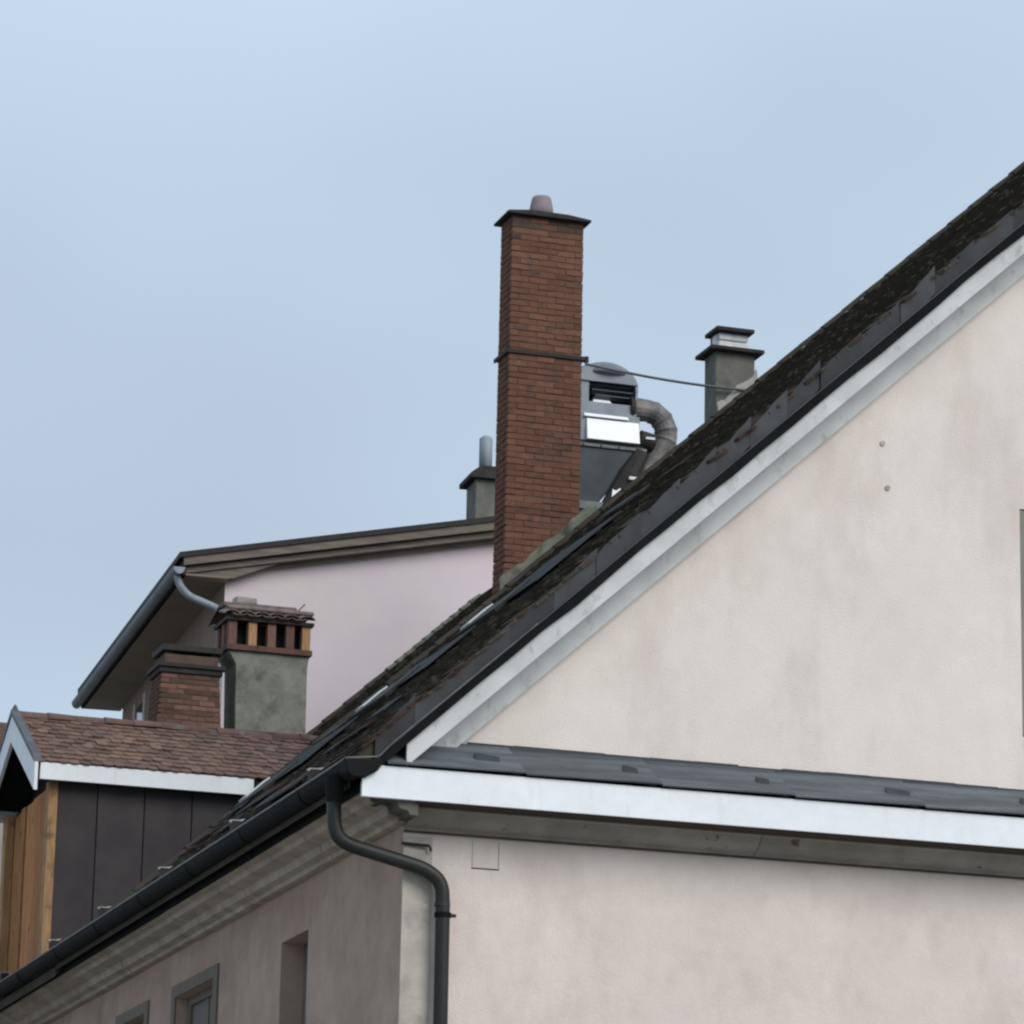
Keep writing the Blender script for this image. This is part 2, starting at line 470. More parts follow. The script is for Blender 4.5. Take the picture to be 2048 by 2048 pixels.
roof2 = obj('roof', MB().add(wv, wf), 'roof_tile', house)

ct, st = math.cos(TH), math.sin(TH)
U = np.array([ct, 0, st]); V = np.array([0, 1, 0]); N = np.array([-st, 0, ct])


def tile_field(u0, u1, y0, y1, k, exp, wid, thick, jit, skip=None, mirror=None):
    """rows of overlapping uneven tiles on the slope z = S x + k"""
    vs, fs = [], []
    base = np.array([0, 0, k])
    L = exp * 1.35
    row = 0
    u = u0
    while u < u1:
        off = (row % 2) * wid / 2
        y = y0 - off
        while y < y1:
            a, b = max(y, y0), min(y + wid * .97, y1)
            if b - a > .03 and not (skip and skip(u * ct, (a + b) / 2)):
                w0 = rng.normal(0, jit)
                w1 = rng.normal(0, jit)
                du = rng.normal(0, .012)
                lift = thick * 1.6 + abs(w0)
                pts = []
                for (uu, h) in ((u + du, lift), (u + du + L, .004)):
                    for yy, wj in ((a, w0 * .5), (b, w1 * .5)):
                        for n in (h - thick, h):
                            pts.append(base + U * uu + V * yy + N * (n + wj * (1 if uu < u + L * .5 else .2)))
                o = len(vs)
                vs += [tuple(p) for p in pts]
                for f in ((0, 2, 3, 1), (1, 3, 7, 5), (0, 1, 5, 4), (2, 6, 7, 3), (0, 4, 6, 2)):
                    fs.append(tuple(o + i for i in f))
            y += wid
        u += exp
        row += 1
    mb_ = MB()
    mb_.v, mb_.f = vs, fs
    if mirror is not None:
        mb_.v = [(2 * mirror - v[0], v[1], v[2]) for v in vs]
        mb_.f = [f[::-1] for f in fs]
    return mb_


def in_dormer(x, y):
    return 13.1 < y < 15.7 and -.2 < x < 2.3 - abs(y - 14.4) * .3


ue, ur = EX / ct, RX / ct
obj('roof_tiles', tile_field(ue, ur - .30, -.25, YB, K - .05, .24, .27, .018, .003), 'roof_tile', roof, kind='stuff',
    label='dark brown mossy flat roof tiles')
obj('roof_tiles', tile_field(ue, ur - .40, -.44, YB, K - .05, .32, .4, .022, .004, mirror=RX), 'roof_tile', roof, kind='stuff')
obj('ridge_capping', MB().prism([(RX - .16, S * RX + K - .16), (RX, S * RX + K + .06), (RX + .16, S * RX + K - .16), (RX, S * RX + K - .06)], 'y', -.46, YB), 'roof_tile', roof)
obj('roof_tiles', tile_field(ue, RX2 / ct, YB, YR, KR - .05, .24, .27, .018, .003, skip=lambda x, y: in_dormer(x, y) or x > ridge2(y) - .1), 'roof_tile', roof2, kind='stuff')

# moss cushions on the tiles
def moss(n, x0, x1, y0, y1, k, smin, smax, seed):
    r = random.Random(seed)
    mb_ = MB()
    for _ in range(n):
        x, y = r.uniform(x0, x1), r.uniform(y0, y1)
        if in_dormer(x, y):
            continue
        s = r.uniform(smin, smax)
        c = np.array([x, y, S * x + k + .0])
        a = r.uniform(0, 3)
        p1 = (U * math.cos(a) + V * math.sin(a)) * s * r.uniform(.8, 1.4)
        p2 = (-U * math.sin(a) + V * math.cos(a)) * s * r.uniform(.7, 1.1)
        h = N * s * r.uniform(.35, .6)
        pts = [c + p1, c + p2, c - p1, c - p2, c + p1 * .5 + p2 * .5 + h * .7, c - p1 * .5 + p2 * .4 + h * .8, c - p2 * .5 + h * .9, c + h]
        mb_.add(pts, [(0, 1, 4), (1, 5, 4), (1, 2, 5), (2, 6, 5), (2, 3, 6), (3, 0, 6), (0, 4, 6), (4, 5, 7), (5, 6, 7), (6, 4, 7)])
    return mb_
obj('moss', moss(700, -.3, 11.3, 2.0, YB, K - .03, .02, .06, 3), 'moss', roof, smooth=True, kind='stuff', label='small cushions of moss on the tiles')
obj('moss', moss(300, -.3, 4.9, YB, YR, KR - .02, .02, .05, 4), 'moss', roof2, smooth=True, kind='stuff')

# raised verge on the gable edge: slate plates hung on its face, ragged tile ends laid on top
VK0, VK1 = 7.70, 7.875
vb = MB().prism([(EX, S * EX + 7.62), (RX, S * RX + 7.62), (RX, S * RX + VK1 - .01), (EX, S * EX + VK1 - .01)], 'y', -.44, -.22)
obj('verge_upstand', vb, 'roof_tile', roof)
r = random.Random(77)
plates = []
for i in range(6):
    L = .40
    top = []
    n_ = 5
    for q_ in range(n_ + 1):
        top.append((L * q_ / n_, .178 + r.uniform(-.016, .006)))
    poly = [(0, -.06)] + [(L, -.06)] + top[::-1]
    mbp = MB().prism(poly, 'y', -.009, .009)
    mbp.v = [(v[0], v[1], v[2] + S * v[0]) for v in mbp.v]
    plates.append(mesh_of('slate', mbp, 'slate'))
x = EX + .12
i = 0
while x < RX - .2:
    stp = r.uniform(.30, .39)
    inst('slate', plates[i % 6], roof, (x, -.458 - .006 * (i % 2) + r.gauss(0, .002), S * x + VK0 + r.gauss(0, .003)), (r.gauss(0, .02), r.gauss(0, .004), r.gauss(0, .006)), (stp / .395, 1, 1))
    x += stp
    i += 1
tm = []
for i in range(6):
    poly = [(0, 0), (.03 + .02 * (i % 3), -.035), (.10, -.045 + .01 * i), (.17, -.03 - .015 * (i % 2)), (.235, 0.0), (.24, .30), (0, .30)]
    tm.append(mesh_of('verge_tile', MB().prism(poly, 'z', -.012, .012), 'roof_tile' if i % 3 else 'roof_rust'))
u = ue
while u < ur:
    p = np.array([0, 0, VK1 - .012]) + U * u + N * r.uniform(.004, .018)
    inst('verge_tile', r.choice(tm), roof, (p[0], -.455 + r.uniform(-.02, .03), p[2]), (r.gauss(0, .05), -TH + .05 + r.gauss(0, .03), r.gauss(0, .06)), (1, .85, 1))
    u += .165

# zinc sheets let into the slope, each with a bright folded end
def slope_sheet(x0, x1, y0, y1, h, t, k):
    pts = []
    for x in (x0, x1):
        for y in (y0, y1):
            for n in (h, h + t):
                pts.append(np.array([x, y, S * x + k]) + N * n)
    return MB().add(pts, [(0, 2, 3, 1), (4, 5, 7, 6), (0, 1, 5, 4), (2, 6, 7, 3), (0, 4, 6, 2), (1, 3, 7, 5)])
r = random.Random(21)
for (x0, x1, y0, y1) in ((3.0, 3.85, 5.8, 8.0), (2.2, 2.72, 6.8, 9.0), (1.35, 1.95, 8.2, 10.4)):
    obj('zinc_sheet', slope_sheet(x0, x1, y0, y1, .050, .010, K - .05), 'roof_slate2', roof)
    yb = y1 + .05
    obj('sheet_lip', slope_sheet(x0 + .05, x0 + .30, yb, yb + .30, .055, .030, K - .05), 'alu_white', roof)
    obj('lip_block', slope_sheet(x0 - .12, x0 + .24, y1 - 1.3, yb - .02, .03, .045, K - .05), 'iron', roof)
for i in range(22):
    x0 = r.uniform(.2, 4.6)
    y0 = r.uniform(4.0, 9.8)
    obj('loose_slate', slope_sheet(x0, x0 + r.uniform(.08, .17), y0, y0 + r.uniform(.5, 1.1), .040 + r.uniform(0, .012), .012, K - .05), r.choice(('roof_slate2', 'slate', 'iron', 'roof_rust')), roof)

# far verge: curled cap pieces
cap = MB()
seg = 6
for k_ in range(seg):
    a0, a1 = math.pi * k_ / seg, math.pi * (k_ + 1) / seg
    cap.add([(0, .09 * math.cos(a0), .055 * math.sin(a0)), (.40, .07 * math.cos(a0), .04 * math.sin(a0)), (.40, .07 * math.cos(a1), .04 * math.sin(a1)), (0, .09 * math.cos(a1), .055 * math.sin(a1))], [(0, 1, 2, 3)])
cap_me = mesh_of('verge_cap', cap, 'roof_tile')
u = ue
while u < ur:
    p = np.array([0, 0, K - .05]) + U * u + N * .018
    inst('verge_cap', cap_me, roof, (p[0], YB - .08, p[2]), (0, -TH - random.uniform(-.01, .04), random.gauss(0, .02)))
    u += .36
capl_me = mesh_of('verge_cap', cap, 'mortar_light')  # pale copy: light on the upper caps put into the colour
u = ue
while u < 6.0 / ct:
    p = np.array([0, 0, KR - .05]) + U * u + N * .018
    inst('verge_cap', capl_me if u * ct > 4.7 else cap_me, roof2, (p[0], YR - .05, p[2]), (0, -TH - random.uniform(-.01, .04), random.gauss(0, .02)),
         (.45 if u * ct > 4.7 else 1, 1, 1))
    u += .16 if u * ct > 4.7 else .36

# snow guards along the eave
gm = MB().prism([(-.085, .012), (-.03, -.018), (.03, -.012), (.10, .055), (.02, .036), (-.06, .034)], 'y', -.02, .02)
guard_me = mesh_of('snow_guard', gm, 'alu_grey')
for y in (1.75, 4.35, 7.1, 9.75, 12.2, 14.95):
    inst('snow_guard', guard_me, roof, (-.26, y, 7.655), None, (.82, 1, .75))
    foot = MB().box(-.30, -.22, y - .06, y + .06, 7.45, 7.665)
    obj('snow_guard_foot', foot, 'iron', roof)

# rake edge: black drip metal, barge board, inner board, rake soffit
def rake_prism(k0, k1, y0, y1, x0, x1):
    pl = [(x0, S * x0 + k0), (x1, S * x1 + k0), (x1, S * x1 + k1), (x0, S * x0 + k1)]
    return MB().prism(pl, 'y', y0, y1)
def mirrored(mbx):
    mbx.v = [(W - v[0], v[1], v[2]) for v in mbx.v]
    mbx.f = [f[::-1] for f in mbx.f]
    return mbx
def wavy_rake(k0, k1, y0, y1, x0, x1, n, amp, seed):
    r = random.Random(seed)
    lo, hi = [], []
    for i in range(n + 1):
        x = x0 + (x1 - x0) * i / n
        lo.append((x, S * x + k0 + r.uniform(-amp, amp)))
        hi.append((x, S * x + k1))
    mb_ = MB()
    for i in range(n):
        mb_.prism([lo[i], lo[i + 1], hi[i + 1], hi[i]], 'y', y0, y1)
    return mb_
obj('drip_edge', wavy_rake(7.60, 7.70, -.485, -.445, -.33, RX, 46, .014, 5), 'black_metal', house)
obj('drip_lip', rake_prism(7.694, 7.708, -.50, -.47, -.33, RX), 'zinc_dark', house)
obj('drip_edge', mirrored(rake_prism(7.60, 7.87, -.485, -.445, -.33, RX)), 'black_metal', house)
obj('barge_board', rake_prism(7.43, 7.62, -.445, -.405, -.12, RX), 'barge_paint', house, label='weathered white barge board along the rake')
obj('barge_board', mirrored(rake_prism(7.43, 7.62, -.445, -.405, -.12, RX)), 'barge_paint', house)
obj('inner_board', rake_prism(KW, 7.44, -.10, .0, .10, RX), 'barge_paint', house)
obj('inner_board', mirrored(rake_prism(KW, 7.44, -.10, .0, .10, RX)), 'barge_paint', house)
obj('rake_soffit', rake_prism(7.44, 7.47, -.405, .0, -.1, RX), 'barge_paint', house)
obj('rake_soffit', mirrored(rake_prism(7.44, 7.47, -.405, .0, -.1, RX)), 'barge_paint', house)

# pent strip across the gable: fascia, zinc sheets, soffit, moulded cornice
obj('fascia', MB().box(-.47, W + .47, -.45, -.41, 7.062, 7.312), 'white_paint', house, bevel=.004, label='broad clean white fascia board')
x = -.28
i = 0
while x < W:
    L = 1.12
    pl = MB()
    lo, hi = (-.475, 7.318), (-.006, 7.60)
    t = .012
    def q(x_, p, h): return (x_, p[0] - .5 * h, p[1] + .86 * h)
    e = min(x + L - .01, W)
    h0, h1 = .004, .018
    vs = [q(x, lo, h0), q(e, lo, h1), q(e, hi, h1), q(x, hi, h0), q(x, lo, h0 + t), q(e, lo, h1 + t), q(e, hi, h1 + t), q(x, hi, h0 + t)]
    pl.add(vs, [(0, 3, 2, 1), (4, 5, 6, 7), (0, 1, 5, 4), (1, 2, 6, 5), (2, 3, 7, 6), (3, 0, 4, 7)])
    sh = obj('zinc_sheet', pl, 'zinc_pent', house)
    # folded clip near the lap
    cx = x + random.uniform(.75, .95)
    mid = (-.27, 7.44)
    cl_ = random.uniform(.10, .20)
    ck = MB().add([q(cx, (mid[0] - .03, mid[1] - .02), .02), q(cx + cl_, (mid[0] - .045, mid[1] - .03), .02), q(cx + cl_, (mid[0] - .005, mid[1] - .0), .04), q(cx, (mid[0] + .03, mid[1] + .02), .045)], [(0, 1, 2, 3), (3, 2, 1, 0)])
    ck.v += [(v[0], v[1] - .006, v[2] + .01) for v in ck.v]
    ck.f += [(4, 5, 6, 7), (0, 1, 5, 4), (1, 2, 6, 5), (2, 3, 7, 6), (3, 0, 4, 7)]
    obj('fold_clip', ck, 'zinc_dark', sh)
    x += L
    i += 1
obj('pent_body', MB().prism([(-.41, 7.07), (-.41, 7.30), (-.004, 7.585), (-.004, 7.07)], 'x', -.27, W), 'zinc_dark', house)
ub = MB()
n = 60
for i in range(n):
    a, b = .5 + (W - .5) * i / n, .5 + (W - .5) * (i + 1) / n
    d = random.uniform(-.008, .008)
    ub.box(a, b, -.03 + d, -.001, 7.585, 7.635 + d)
obj('wall_flashing', ub, 'zinc_dark', house)
obj('pent_soffit', MB().box(-.02, W, -.43, -.24, 7.05, 7.075), 'brown_wood', house)
prof = [(0, 6.905), (-.028, 6.905), (-.034, 6.925), (-.10, 6.945), (-.165, 6.985), (-.205, 7.035), (-.25, 7.04), (-.25, 7.072), (0, 7.072)]
x = 0.005
i = 0
while x < W:
    L = 2.9
    obj('cornice_block', MB().prism(prof, 'x', x, min(x + L - .006, W)), 'stone_front', house)
    x += L
obj('cornice_strip', MB().box(0.0, W, -.034, -.001, 6.892, 6.904), 'rust', house)

# side cornice stones under the gutter
sp = [(0, 6.952), (-.07, 6.952), (-.085, 6.985), (-.155, 7.0), (-.175, 7.06), (-.30, 7.085), (-.315, 7.125), (-.385, 7.135), (-.40, 7.22), (0, 7.22)]
obj('cornice_stone', MB().prism(sp, 'y', -.40, -.115), 'stone_dark', house, bevel=.008, label='grimy end stone of the side cornice')
y = -.10
i = 0
while y < YR - .4:
    L = (1.9, 2.5, 2.2, 2.7)[i % 4]
    j = random.uniform(-.008, .008)
    b = min(y + L - .014, YR - .3)
    obj('cornice_stone', MB().prism([(p[0] + (j if p[0] < 0 else 0), p[1] + (j * .6 if p[1] < 7 else 0)) for p in sp], 'y', y, b), 'stone', house, bevel=.006)
    y += L
    i += 1
obj('eave_fascia', MB().box(-.435, -.405, -.40, YR, 7.14, 7.36), 'black_metal', house)

# gutter
arc = [(-.52 + .095 * math.cos(a), 7.325 + .105 * math.sin(a)) for a in [math.pi + math.pi * i / 12 for i in range(13)]]
gp = arc + [(p[0] * .96 - .52 * .04, p[1] + .006) for p in arc[::-1]]
gut = obj('gutter', MB().prism(gp, 'y', -.30, YR), 'gutter_metal', house, smooth=False, label='black half round eaves gutter')
obj('gutter_lip', MB().tube([(-.618, -.30, 7.332), (-.618, YR, 7.332)], .011, 8), 'lip_metal', gut)
for y in np.arange(.9, YR, 1.9):
    obj('gutter_bracket', MB().prism([(p[0] * 1.03 + .52 * .03, p[1] - .006) for p in arc] + [(p[0], p[1]) for p in arc[::-1]], 'y', y, y + .03), 'black_metal', gut)
boxm = MB().prism([(-.625, 7.325), (-.605, 7.235), (-.56, 7.20), (-.46, 7.20), (-.36, 7.26), (-.30, 7.36), (-.36, 7.352)], 'y', -.50, -.30)
gb = obj('gutter_end_box', boxm, 'gutter_metal', gut, bevel=.01)
obj('gutter_lip', MB().tube(smooth_path([(-.618, -.30, 7.332), (-.625, -.505, 7.335), (-.36, -.505, 7.365), (-.26, -.505, 7.475), (.9, -.505, S * .9 + 7.705)], .03), .008, 8), 'lip_metal', gut)  # the run up the rake paints the highlight along the drip edge
obj('outlet', MB().tube([(-.59, -.12, 7.26), (-.595, -.12, 7.17), (-.60, -.12, 7.06)], .07, 14, radii=[.085, .075, .058]), 'gutter_metal', gut)

# downpipe
pp = smooth_path([(-.60, -.12, 7.10), (-.585, -.12, 6.83), (-.50, -.12, 6.745), (.16, -.10, 6.60), (.295, -.10, 6.50), (.305, -.10, 6.30), (.33, -.10, 0.05)], .11, 6)
dp = obj('downpipe', MB().tube(pp, .056, 18), 'pipe_metal', house, smooth=True, label='black downpipe with swan neck at the corner')
for z in (6.25, 4.2, 2.2):
    o_ = obj('pipe_clamp', MB().tube([(.306, -.10, z - .018), (.306, -.10, z + .018)], .066, 18), 'black_metal', dp)
    obj('clamp_bolt', MB().box(.36, .41, -.115, -.085, z - .012, z + .012), 'iron', dp)
obj('pipe_collar', MB().tube([(.30, -.10, 6.345), (.30, -.10, 6.315)], .061, 18), 'pipe_metal', dp)
obj('wall_hook', MB().tube([(-.02, -.03, 6.80), (.20, -.05, 6.79), (.215, -.05, 6.75)], .012, 8), 'iron', house)

# corner strip, patched hole, two drilled holes, stains stay in the material
obj('corner_strip', MB().box(.003, .235, -.010, .10, 0, 6.86), 'quoin', house, label='pale unpainted corner strip beside the downpipe')
vp = obj('wall_patch', MB().box(.565, .775, -.008, .02, 6.655, 6.865), 'render_low', house)
obj('patch_edge', MB().box(.558, .782, -.004, .02, 6.646, 6.654), 'rust', vp)
obj('patch_edge', MB().box(.776, .781, -.004, .02, 6.655, 6.865), 'rust', vp)
for (hx, hz) in ((4.043, 10.453), (4.086, 10.076)):
    obj('wall_anchor', MB().tube([(hx, .01, hz), (hx, -.012, hz)], .022, 12), 'stone', house)

# windows
fx0, fx1, fz0, fz1 = fw_holes[0]
ws = obj('window', MB().box(fx0, fx1, .09, .12, fz0, fz1), 'frame_grey', house, label='window closed by grey-green shutters')
for k_ in range(2):
    a = fx0 + .003 + k_ * (fx1 - fx0) / 2
    obj('shutter', MB().box(a, a + (fx1 - fx0) / 2 - .03, .006, .07, fz0 + .01, fz1 - .01), 'shutter_green', ws, bevel=.004)
obj('window_sill', MB().box(fx0 + .05, fx1 + .04, -.05, .20, fz0 - .06, fz0 - .002), 'stone_front', ws)
# blind window with grey board
w1 = obj('window', MB().box(.20, .24, 2.73, 3.60, 4.9, 6.51), 'shutter', house, label='tall narrow window closed by a grey board')
w2 = obj('window', MB().box(.20, .23, 5.96, 7.45, 4.9, 6.50), 'glass', house)
fr = MB().box(.10, .19, 5.96, 6.10, 4.9, 6.42).box(.10, .19, 7.31, 7.45, 4.9, 6.42).box(.10, .19, 5.96, 7.45, 6.42, 6.50).box(.12, .185, 6.66, 6.75, 4.9, 6.42)
obj('window_frame', fr, 'frame_grey', w2)
obj('blind', MB().box(.13, .16, 6.10, 7.31, 6.12, 6.42), 'shutter', w2)
obj('window_surround', MB().box(-.02, .0, 5.80, 5.955, 4.85, 6.62).box(-.02, .0, 7.455, 7.61, 4.85, 6.62).box(-.02, .0, 5.955, 7.455, 6.505, 6.62), 'frame_grey', w2)
w3 = obj('window', MB().box(.20, .23, 8.75, 9.9, 4.9, 6.50), 'glass', house)
obj('window_frame', MB().box(.10, .19, 8.75, 8.87, 4.9, 6.42).box(.10, .19, 9.78, 9.9, 4.9, 6.42).box(.10, .19, 8.75, 9.9, 6.42, 6.50), 'frame_grey', w3)
obj('window_surround', MB().box(-.02, .0, 8.60, 8.745, 4.85, 6.62).box(-.02, .0, 9.905, 10.05, 4.85, 6.62).box(-.02, .0, 8.745, 9.905, 6.505, 6.62), 'frame_grey', w3)


# ------------------------------------------------------------------ brick masonry
def brick_meshes(L, D, H, mat, n=5):
    return [mesh_of('brick', rough_box(L, D, H, .0025, 100 + i), mat) for i in range(n)]


def masonry(parent, x0, x1, y0, y1, z0f, z1, course, blen, mat, taper=0.0):
    """individual bricks on the front face (y0), joined bricks on the other faces. z0f: function x -> lowest z"""
    H = course * .84
    D = .09
    full = brick_meshes(blen - .006, D, H, mat)
    half = brick_meshes(blen / 2 - .006, D, H, mat)
    sfull = brick_meshes(blen - .006, D, H, 'brick_soot', 2)
    shalf = brick_meshes(blen / 2 - .006, D, H, 'brick_soot', 2)
    sides = MB()
    zmin = min(z0f(x0), z0f(x1))
    nrow = int((z1 - zmin) / course)
    r = random.Random(int(x0 * 100))
    for i in range(nrow):
        z = z1 - (i + .5) * course
        t = taper * i / max(nrow - 1, 1)
        X0, X1 = x0 - t, x1 + t
        x = X0
        if i % 2:
            units = [.5] + [1] * 20
        else:
            units = [1] * 20
        for k_, uu in enumerate(units):
            L = blen * uu
            rem = X1 - x
            if rem < .04:
                break
            use = min(L, rem)
            if rem - use < .05:
                use = rem
            cx = x + use / 2
            if z > z0f(cx) - course:
                sooty = r.random() < (.6 if i < 2 else .35 if (i < 6 and k_ < 2) else 0)
                me = r.choice((sfull if use > blen * .6 else shalf) if sooty else (full if use > blen * .6 else half))
                nominal = blen - .006 if use > blen * .6 else blen / 2 - .006
                b = inst('brick', me, parent, (cx + r.gauss(0, .001), y0 + D / 2 + r.gauss(0, .0022), z + r.gauss(0, .002)),
                         (r.gauss(0, .004), r.gauss(0, .005), r.gauss(0, .004)), ((use - .006) / nominal, 1, r.uniform(.92, 1.06)))
            x += use
        # side faces
        for xs in (X0, X1):
            y = y0 + .10
            s_ = .10
            while y < y1 - .03:
                l = min(.22 if (i % 2) else .11, y1 - y) if y == y0 + .10 else min(.22, y1 - y)
                j = r.gauss(0, .001)
                a = (xs + .0 + j, xs + .09 + j) if xs == X0 else (xs - .09 + j, xs + j)
                sides.box(a[0], a[1], y + .004, y + l - .008, z - H / 2 + r.gauss(0, .002), z + H / 2 + r.gauss(0, .002))
                y += l
    obj('side_bricks', sides, mat, parent, kind='stuff')
    obj('mortar_core', MB().box(x0 + .012, x1 - .012, y0 + .007, y1 - .01, zmin - .4, z1), 'mortar', parent)


# tall brick chimney of the house
CX0, CX1, CY0, CY1, CZ = 4.30, 5.15, 10.95, 11.36, 16.02
chim = obj('brick_chimney', MB().box(CX0 + .06, CX1 - .06, CY0 + .06, CY1 - .06, 8, CZ - .01), 'mortar', house,
           label='tall red brick chimney with iron band and clay pot')
masonry(chim, CX0, CX1, CY0, CY1, lambda x: S * x + 7.70, CZ, .0708, .215, 'brick', taper=.012)
capm = MB().prism([(CX0 - .07, CZ + .002), (CX0 - .07, CZ + .032), (CX0 + .20, CZ + .065), (CX1 - .2, CZ + .06), (CX1 + .07, CZ + .03), (CX1 + .07, CZ + .0)], 'y', CY0 - .07, CY1 + .07)
obj('cap', capm, 'cap_stone', chim, bevel=.008)
pot_pts = [(4.69, 11.10, CZ + .05), (4.69, 11.10, CZ + .16), (4.69, 11.10, CZ + .27), (4.69, 11.10, CZ + .30), (4.69, 11.10, CZ + .30)]
obj('chimney_pot', MB().tube(pot_pts, .1, 20, radii=[.142, .135, .112, .10, .07]), 'pot', chim, smooth=True)
zb = 14.42
obj('iron_band', MB().box(CX0 - .034, CX1 + .034, CY0 - .022, CY0 - .004, zb - .022, zb + .022)
    .box(CX0 - .034, CX1 + .034, CY1 + .004, CY1 + .022, zb - .022, zb + .022)
    .box(CX0 - .036, CX0 - .016, CY0 - .003, CY1 + .06, zb - .022, zb + .022)
    .box(CX1 + .016, CX1 + .036, CY0 - .003, CY1 + .003, zb - .022, zb + .022)
    .box(CX1 + .037, CX1 + .08, CY0 - .02, CY0 + .04, zb - .035, zb + .03), 'iron', chim)
def fillet(x0, x1, n, yf, k, base, amp, ph):
    mb_ = MB()
    vs = []
    for i in range(n + 1):
        a = x0 + (x1 - x0) * i / n
        h = base + amp * math.sin(i * 1.1 + ph) + amp * .5 * math.sin(i * 2.7)
        zl = S * a + k
        vs += [(a, yf - .07 - .01 * math.sin(i * 1.7), zl), (a, yf - .03, zl + h * .62), (a, yf + .01, zl + h), (a, yf + .03, zl)]
    fs = []
    for i in range(n):
        for q_ in range(3):
            fs.append((4 * i + q_, 4 * (i + 1) + q_, 4 * (i + 1) + q_ + 1, 4 * i + q_ + 1))
    fs += [(0, 1, 2, 3), (4 * n + 3, 4 * n + 2, 4 * n + 1, 4 * n)]
    return mb_.add(vs, fs)
obj('mortar_fillet', fillet(CX0 - .06, CX1 + .2, 16, CY0, K - .03, .20, .02, 0), 'mortar_light', chim)

# grey rendered chimney of the house, with a slab cap and a small lantern
GX0, GX1, GY0, GY1 = 6.78, 7.26, 11.0, 11.36
gch = obj('rendered_chimney', MB().box(GX0, GX1, GY0, GY1, 8, 14.72), 'grey_render', house, bevel=.015, label='short grey rendered chimney with slab cap and white lantern')
obj('slab_cap', MB().box(GX0 - .085, GX1 + .085, GY0 - .085, GY1 + .085, 14.72, 14.765), 'cap_stone', gch, bevel=.006)
for (a, b, c, d, z0, z1) in ((.05, .42, .03, .11, 14.766, 14.86), (.06, .41, .035, .10, 14.875, 14.955), (.05, .13, .12, .30, 14.766, 14.96), (.33, .42, .12, .30, 14.766, 14.96), (.05, .42, .24, .32, 14.766, 14.96)):
    obj('lantern_brick', MB().box(GX0 + a, GX0 + b, GY0 + c, GY0 + d, z0, z1), 'alu_white', gch, bevel=.012)
obj('lantern_slab', MB().box(GX0 + .0, GX1 - .02, GY0 - .04, GY1 + .0, 14.965, 15.01), 'cap_stone', gch, bevel=.006)
obj('mortar_fillet', fillet(GX0 + .02, GX1 + .02, 10, GY0, K - .04, .19, .025, 2), 'plaster', gch)

# ------------------------------------------------------------------ dormer
DZ, DR, DY = 9.745, 10.52, 14.40
Y0 = 12.95
sl = (DR - DZ) / (DY - Y0)
dorm = obj('dormer', MB().prism([(13.16, 7.4), (13.16, 9.6), (14.4, 10.2), (15.64, 9.6), (15.64, 7.4)], 'x', .12, 2.2), 'dark_void', house,
           label='dormer with red fish-scale tiles, white fascia and timber front')
xe = lambda z: (z - 7.70) / S + .25
# roof slabs following the main roof
for sgn in (-1, 1):
    f_ = lambda y: DY + sgn * y
    vs = []
    for (yy, z) in ((DY - Y0, DZ - .03), (0, DR - .03)):
        for dz in (-.05, 0):
            vs += [(-.38, f_(yy), z + dz), (xe(z), f_(yy), z + dz)]
    obj('dormer_roof', MB().add(vs, [(0, 1, 5, 4), (2, 6, 7, 3), (0, 2, 3, 1), (4, 5, 7, 6), (0, 4, 6, 2), (1, 3, 7, 5)]), 'dark_void', dorm)
# fish-scale tiles (one piece each)
dth = math.atan(sl)
ft = MB()
tw, tl, tt = .126, .26, .018
outline = [(tw / 2 * math.cos(a) * .98, .032 + .032 * math.sin(a)) for a in [math.pi + math.pi * i / 6 for i in range(7)]] + [(tw / 2 * .98, tl), (-tw / 2 * .98, tl)]
nn = len(outline)
ft.add([(p[0], p[1], 0) for p in outline] + [(p[0], p[1], tt) for p in outline],
       [tuple(range(nn))[::-1], tuple(range(nn, 2 * nn))] + [(i, (i + 1) % nn, nn + (i + 1) % nn, nn + i) for i in range(nn)])
ft_me = mesh_of('tile', ft, 'dormer_tile')
slope_len = (DY - Y0) / math.cos(dth)
nrow = 11
ex_ = slope_len / nrow
for i in range(nrow):
    d = i * ex_ - .05
    yy = Y0 + d * math.cos(dth)
    zz = DZ + d * math.sin(dth) + .012
    x = -.36 + (tw / 2 if i % 2 else 0)
    while x < xe(zz) - .05:
        inst('tile', ft_me, dorm, (x + random.gauss(0, .003), yy + random.gauss(0, .004), zz + random.gauss(0, .003)),
             (dth - .075 + random.gauss(0, .012), random.gauss(0, .015), random.gauss(0, .015)))
        x += tw
# far slope tiles joined
far = MB()
for i in range(nrow):
    d = i * ex_ - .05
    x = -.36 + (tw / 2 if i % 2 else 0)
    yy = 2 * DY - (Y0 + d * math.cos(dth)); zz = DZ + d * math.sin(dth) + .012
    while x < xe(zz):
        vs = []
        for (px, py, h) in ((-tw * .48, 0, .01), (tw * .48, 0, .01), (tw * .48, tl, 0), (-tw * .48, tl, 0)):
            vs.append((x + px, yy - py * math.cos(dth), zz + py * math.sin(dth) + h + .012))
        far.add(vs + [(v[0], v[1], v[2] - .015) for v in vs], [(0, 3, 2, 1), (0, 1, 5, 4), (1, 2, 6, 5), (2, 3, 7, 6), (3, 0, 4, 7)])
        x += tw
obj('far_slope_tiles', far, 'dormer_tile', dorm, kind='stuff')
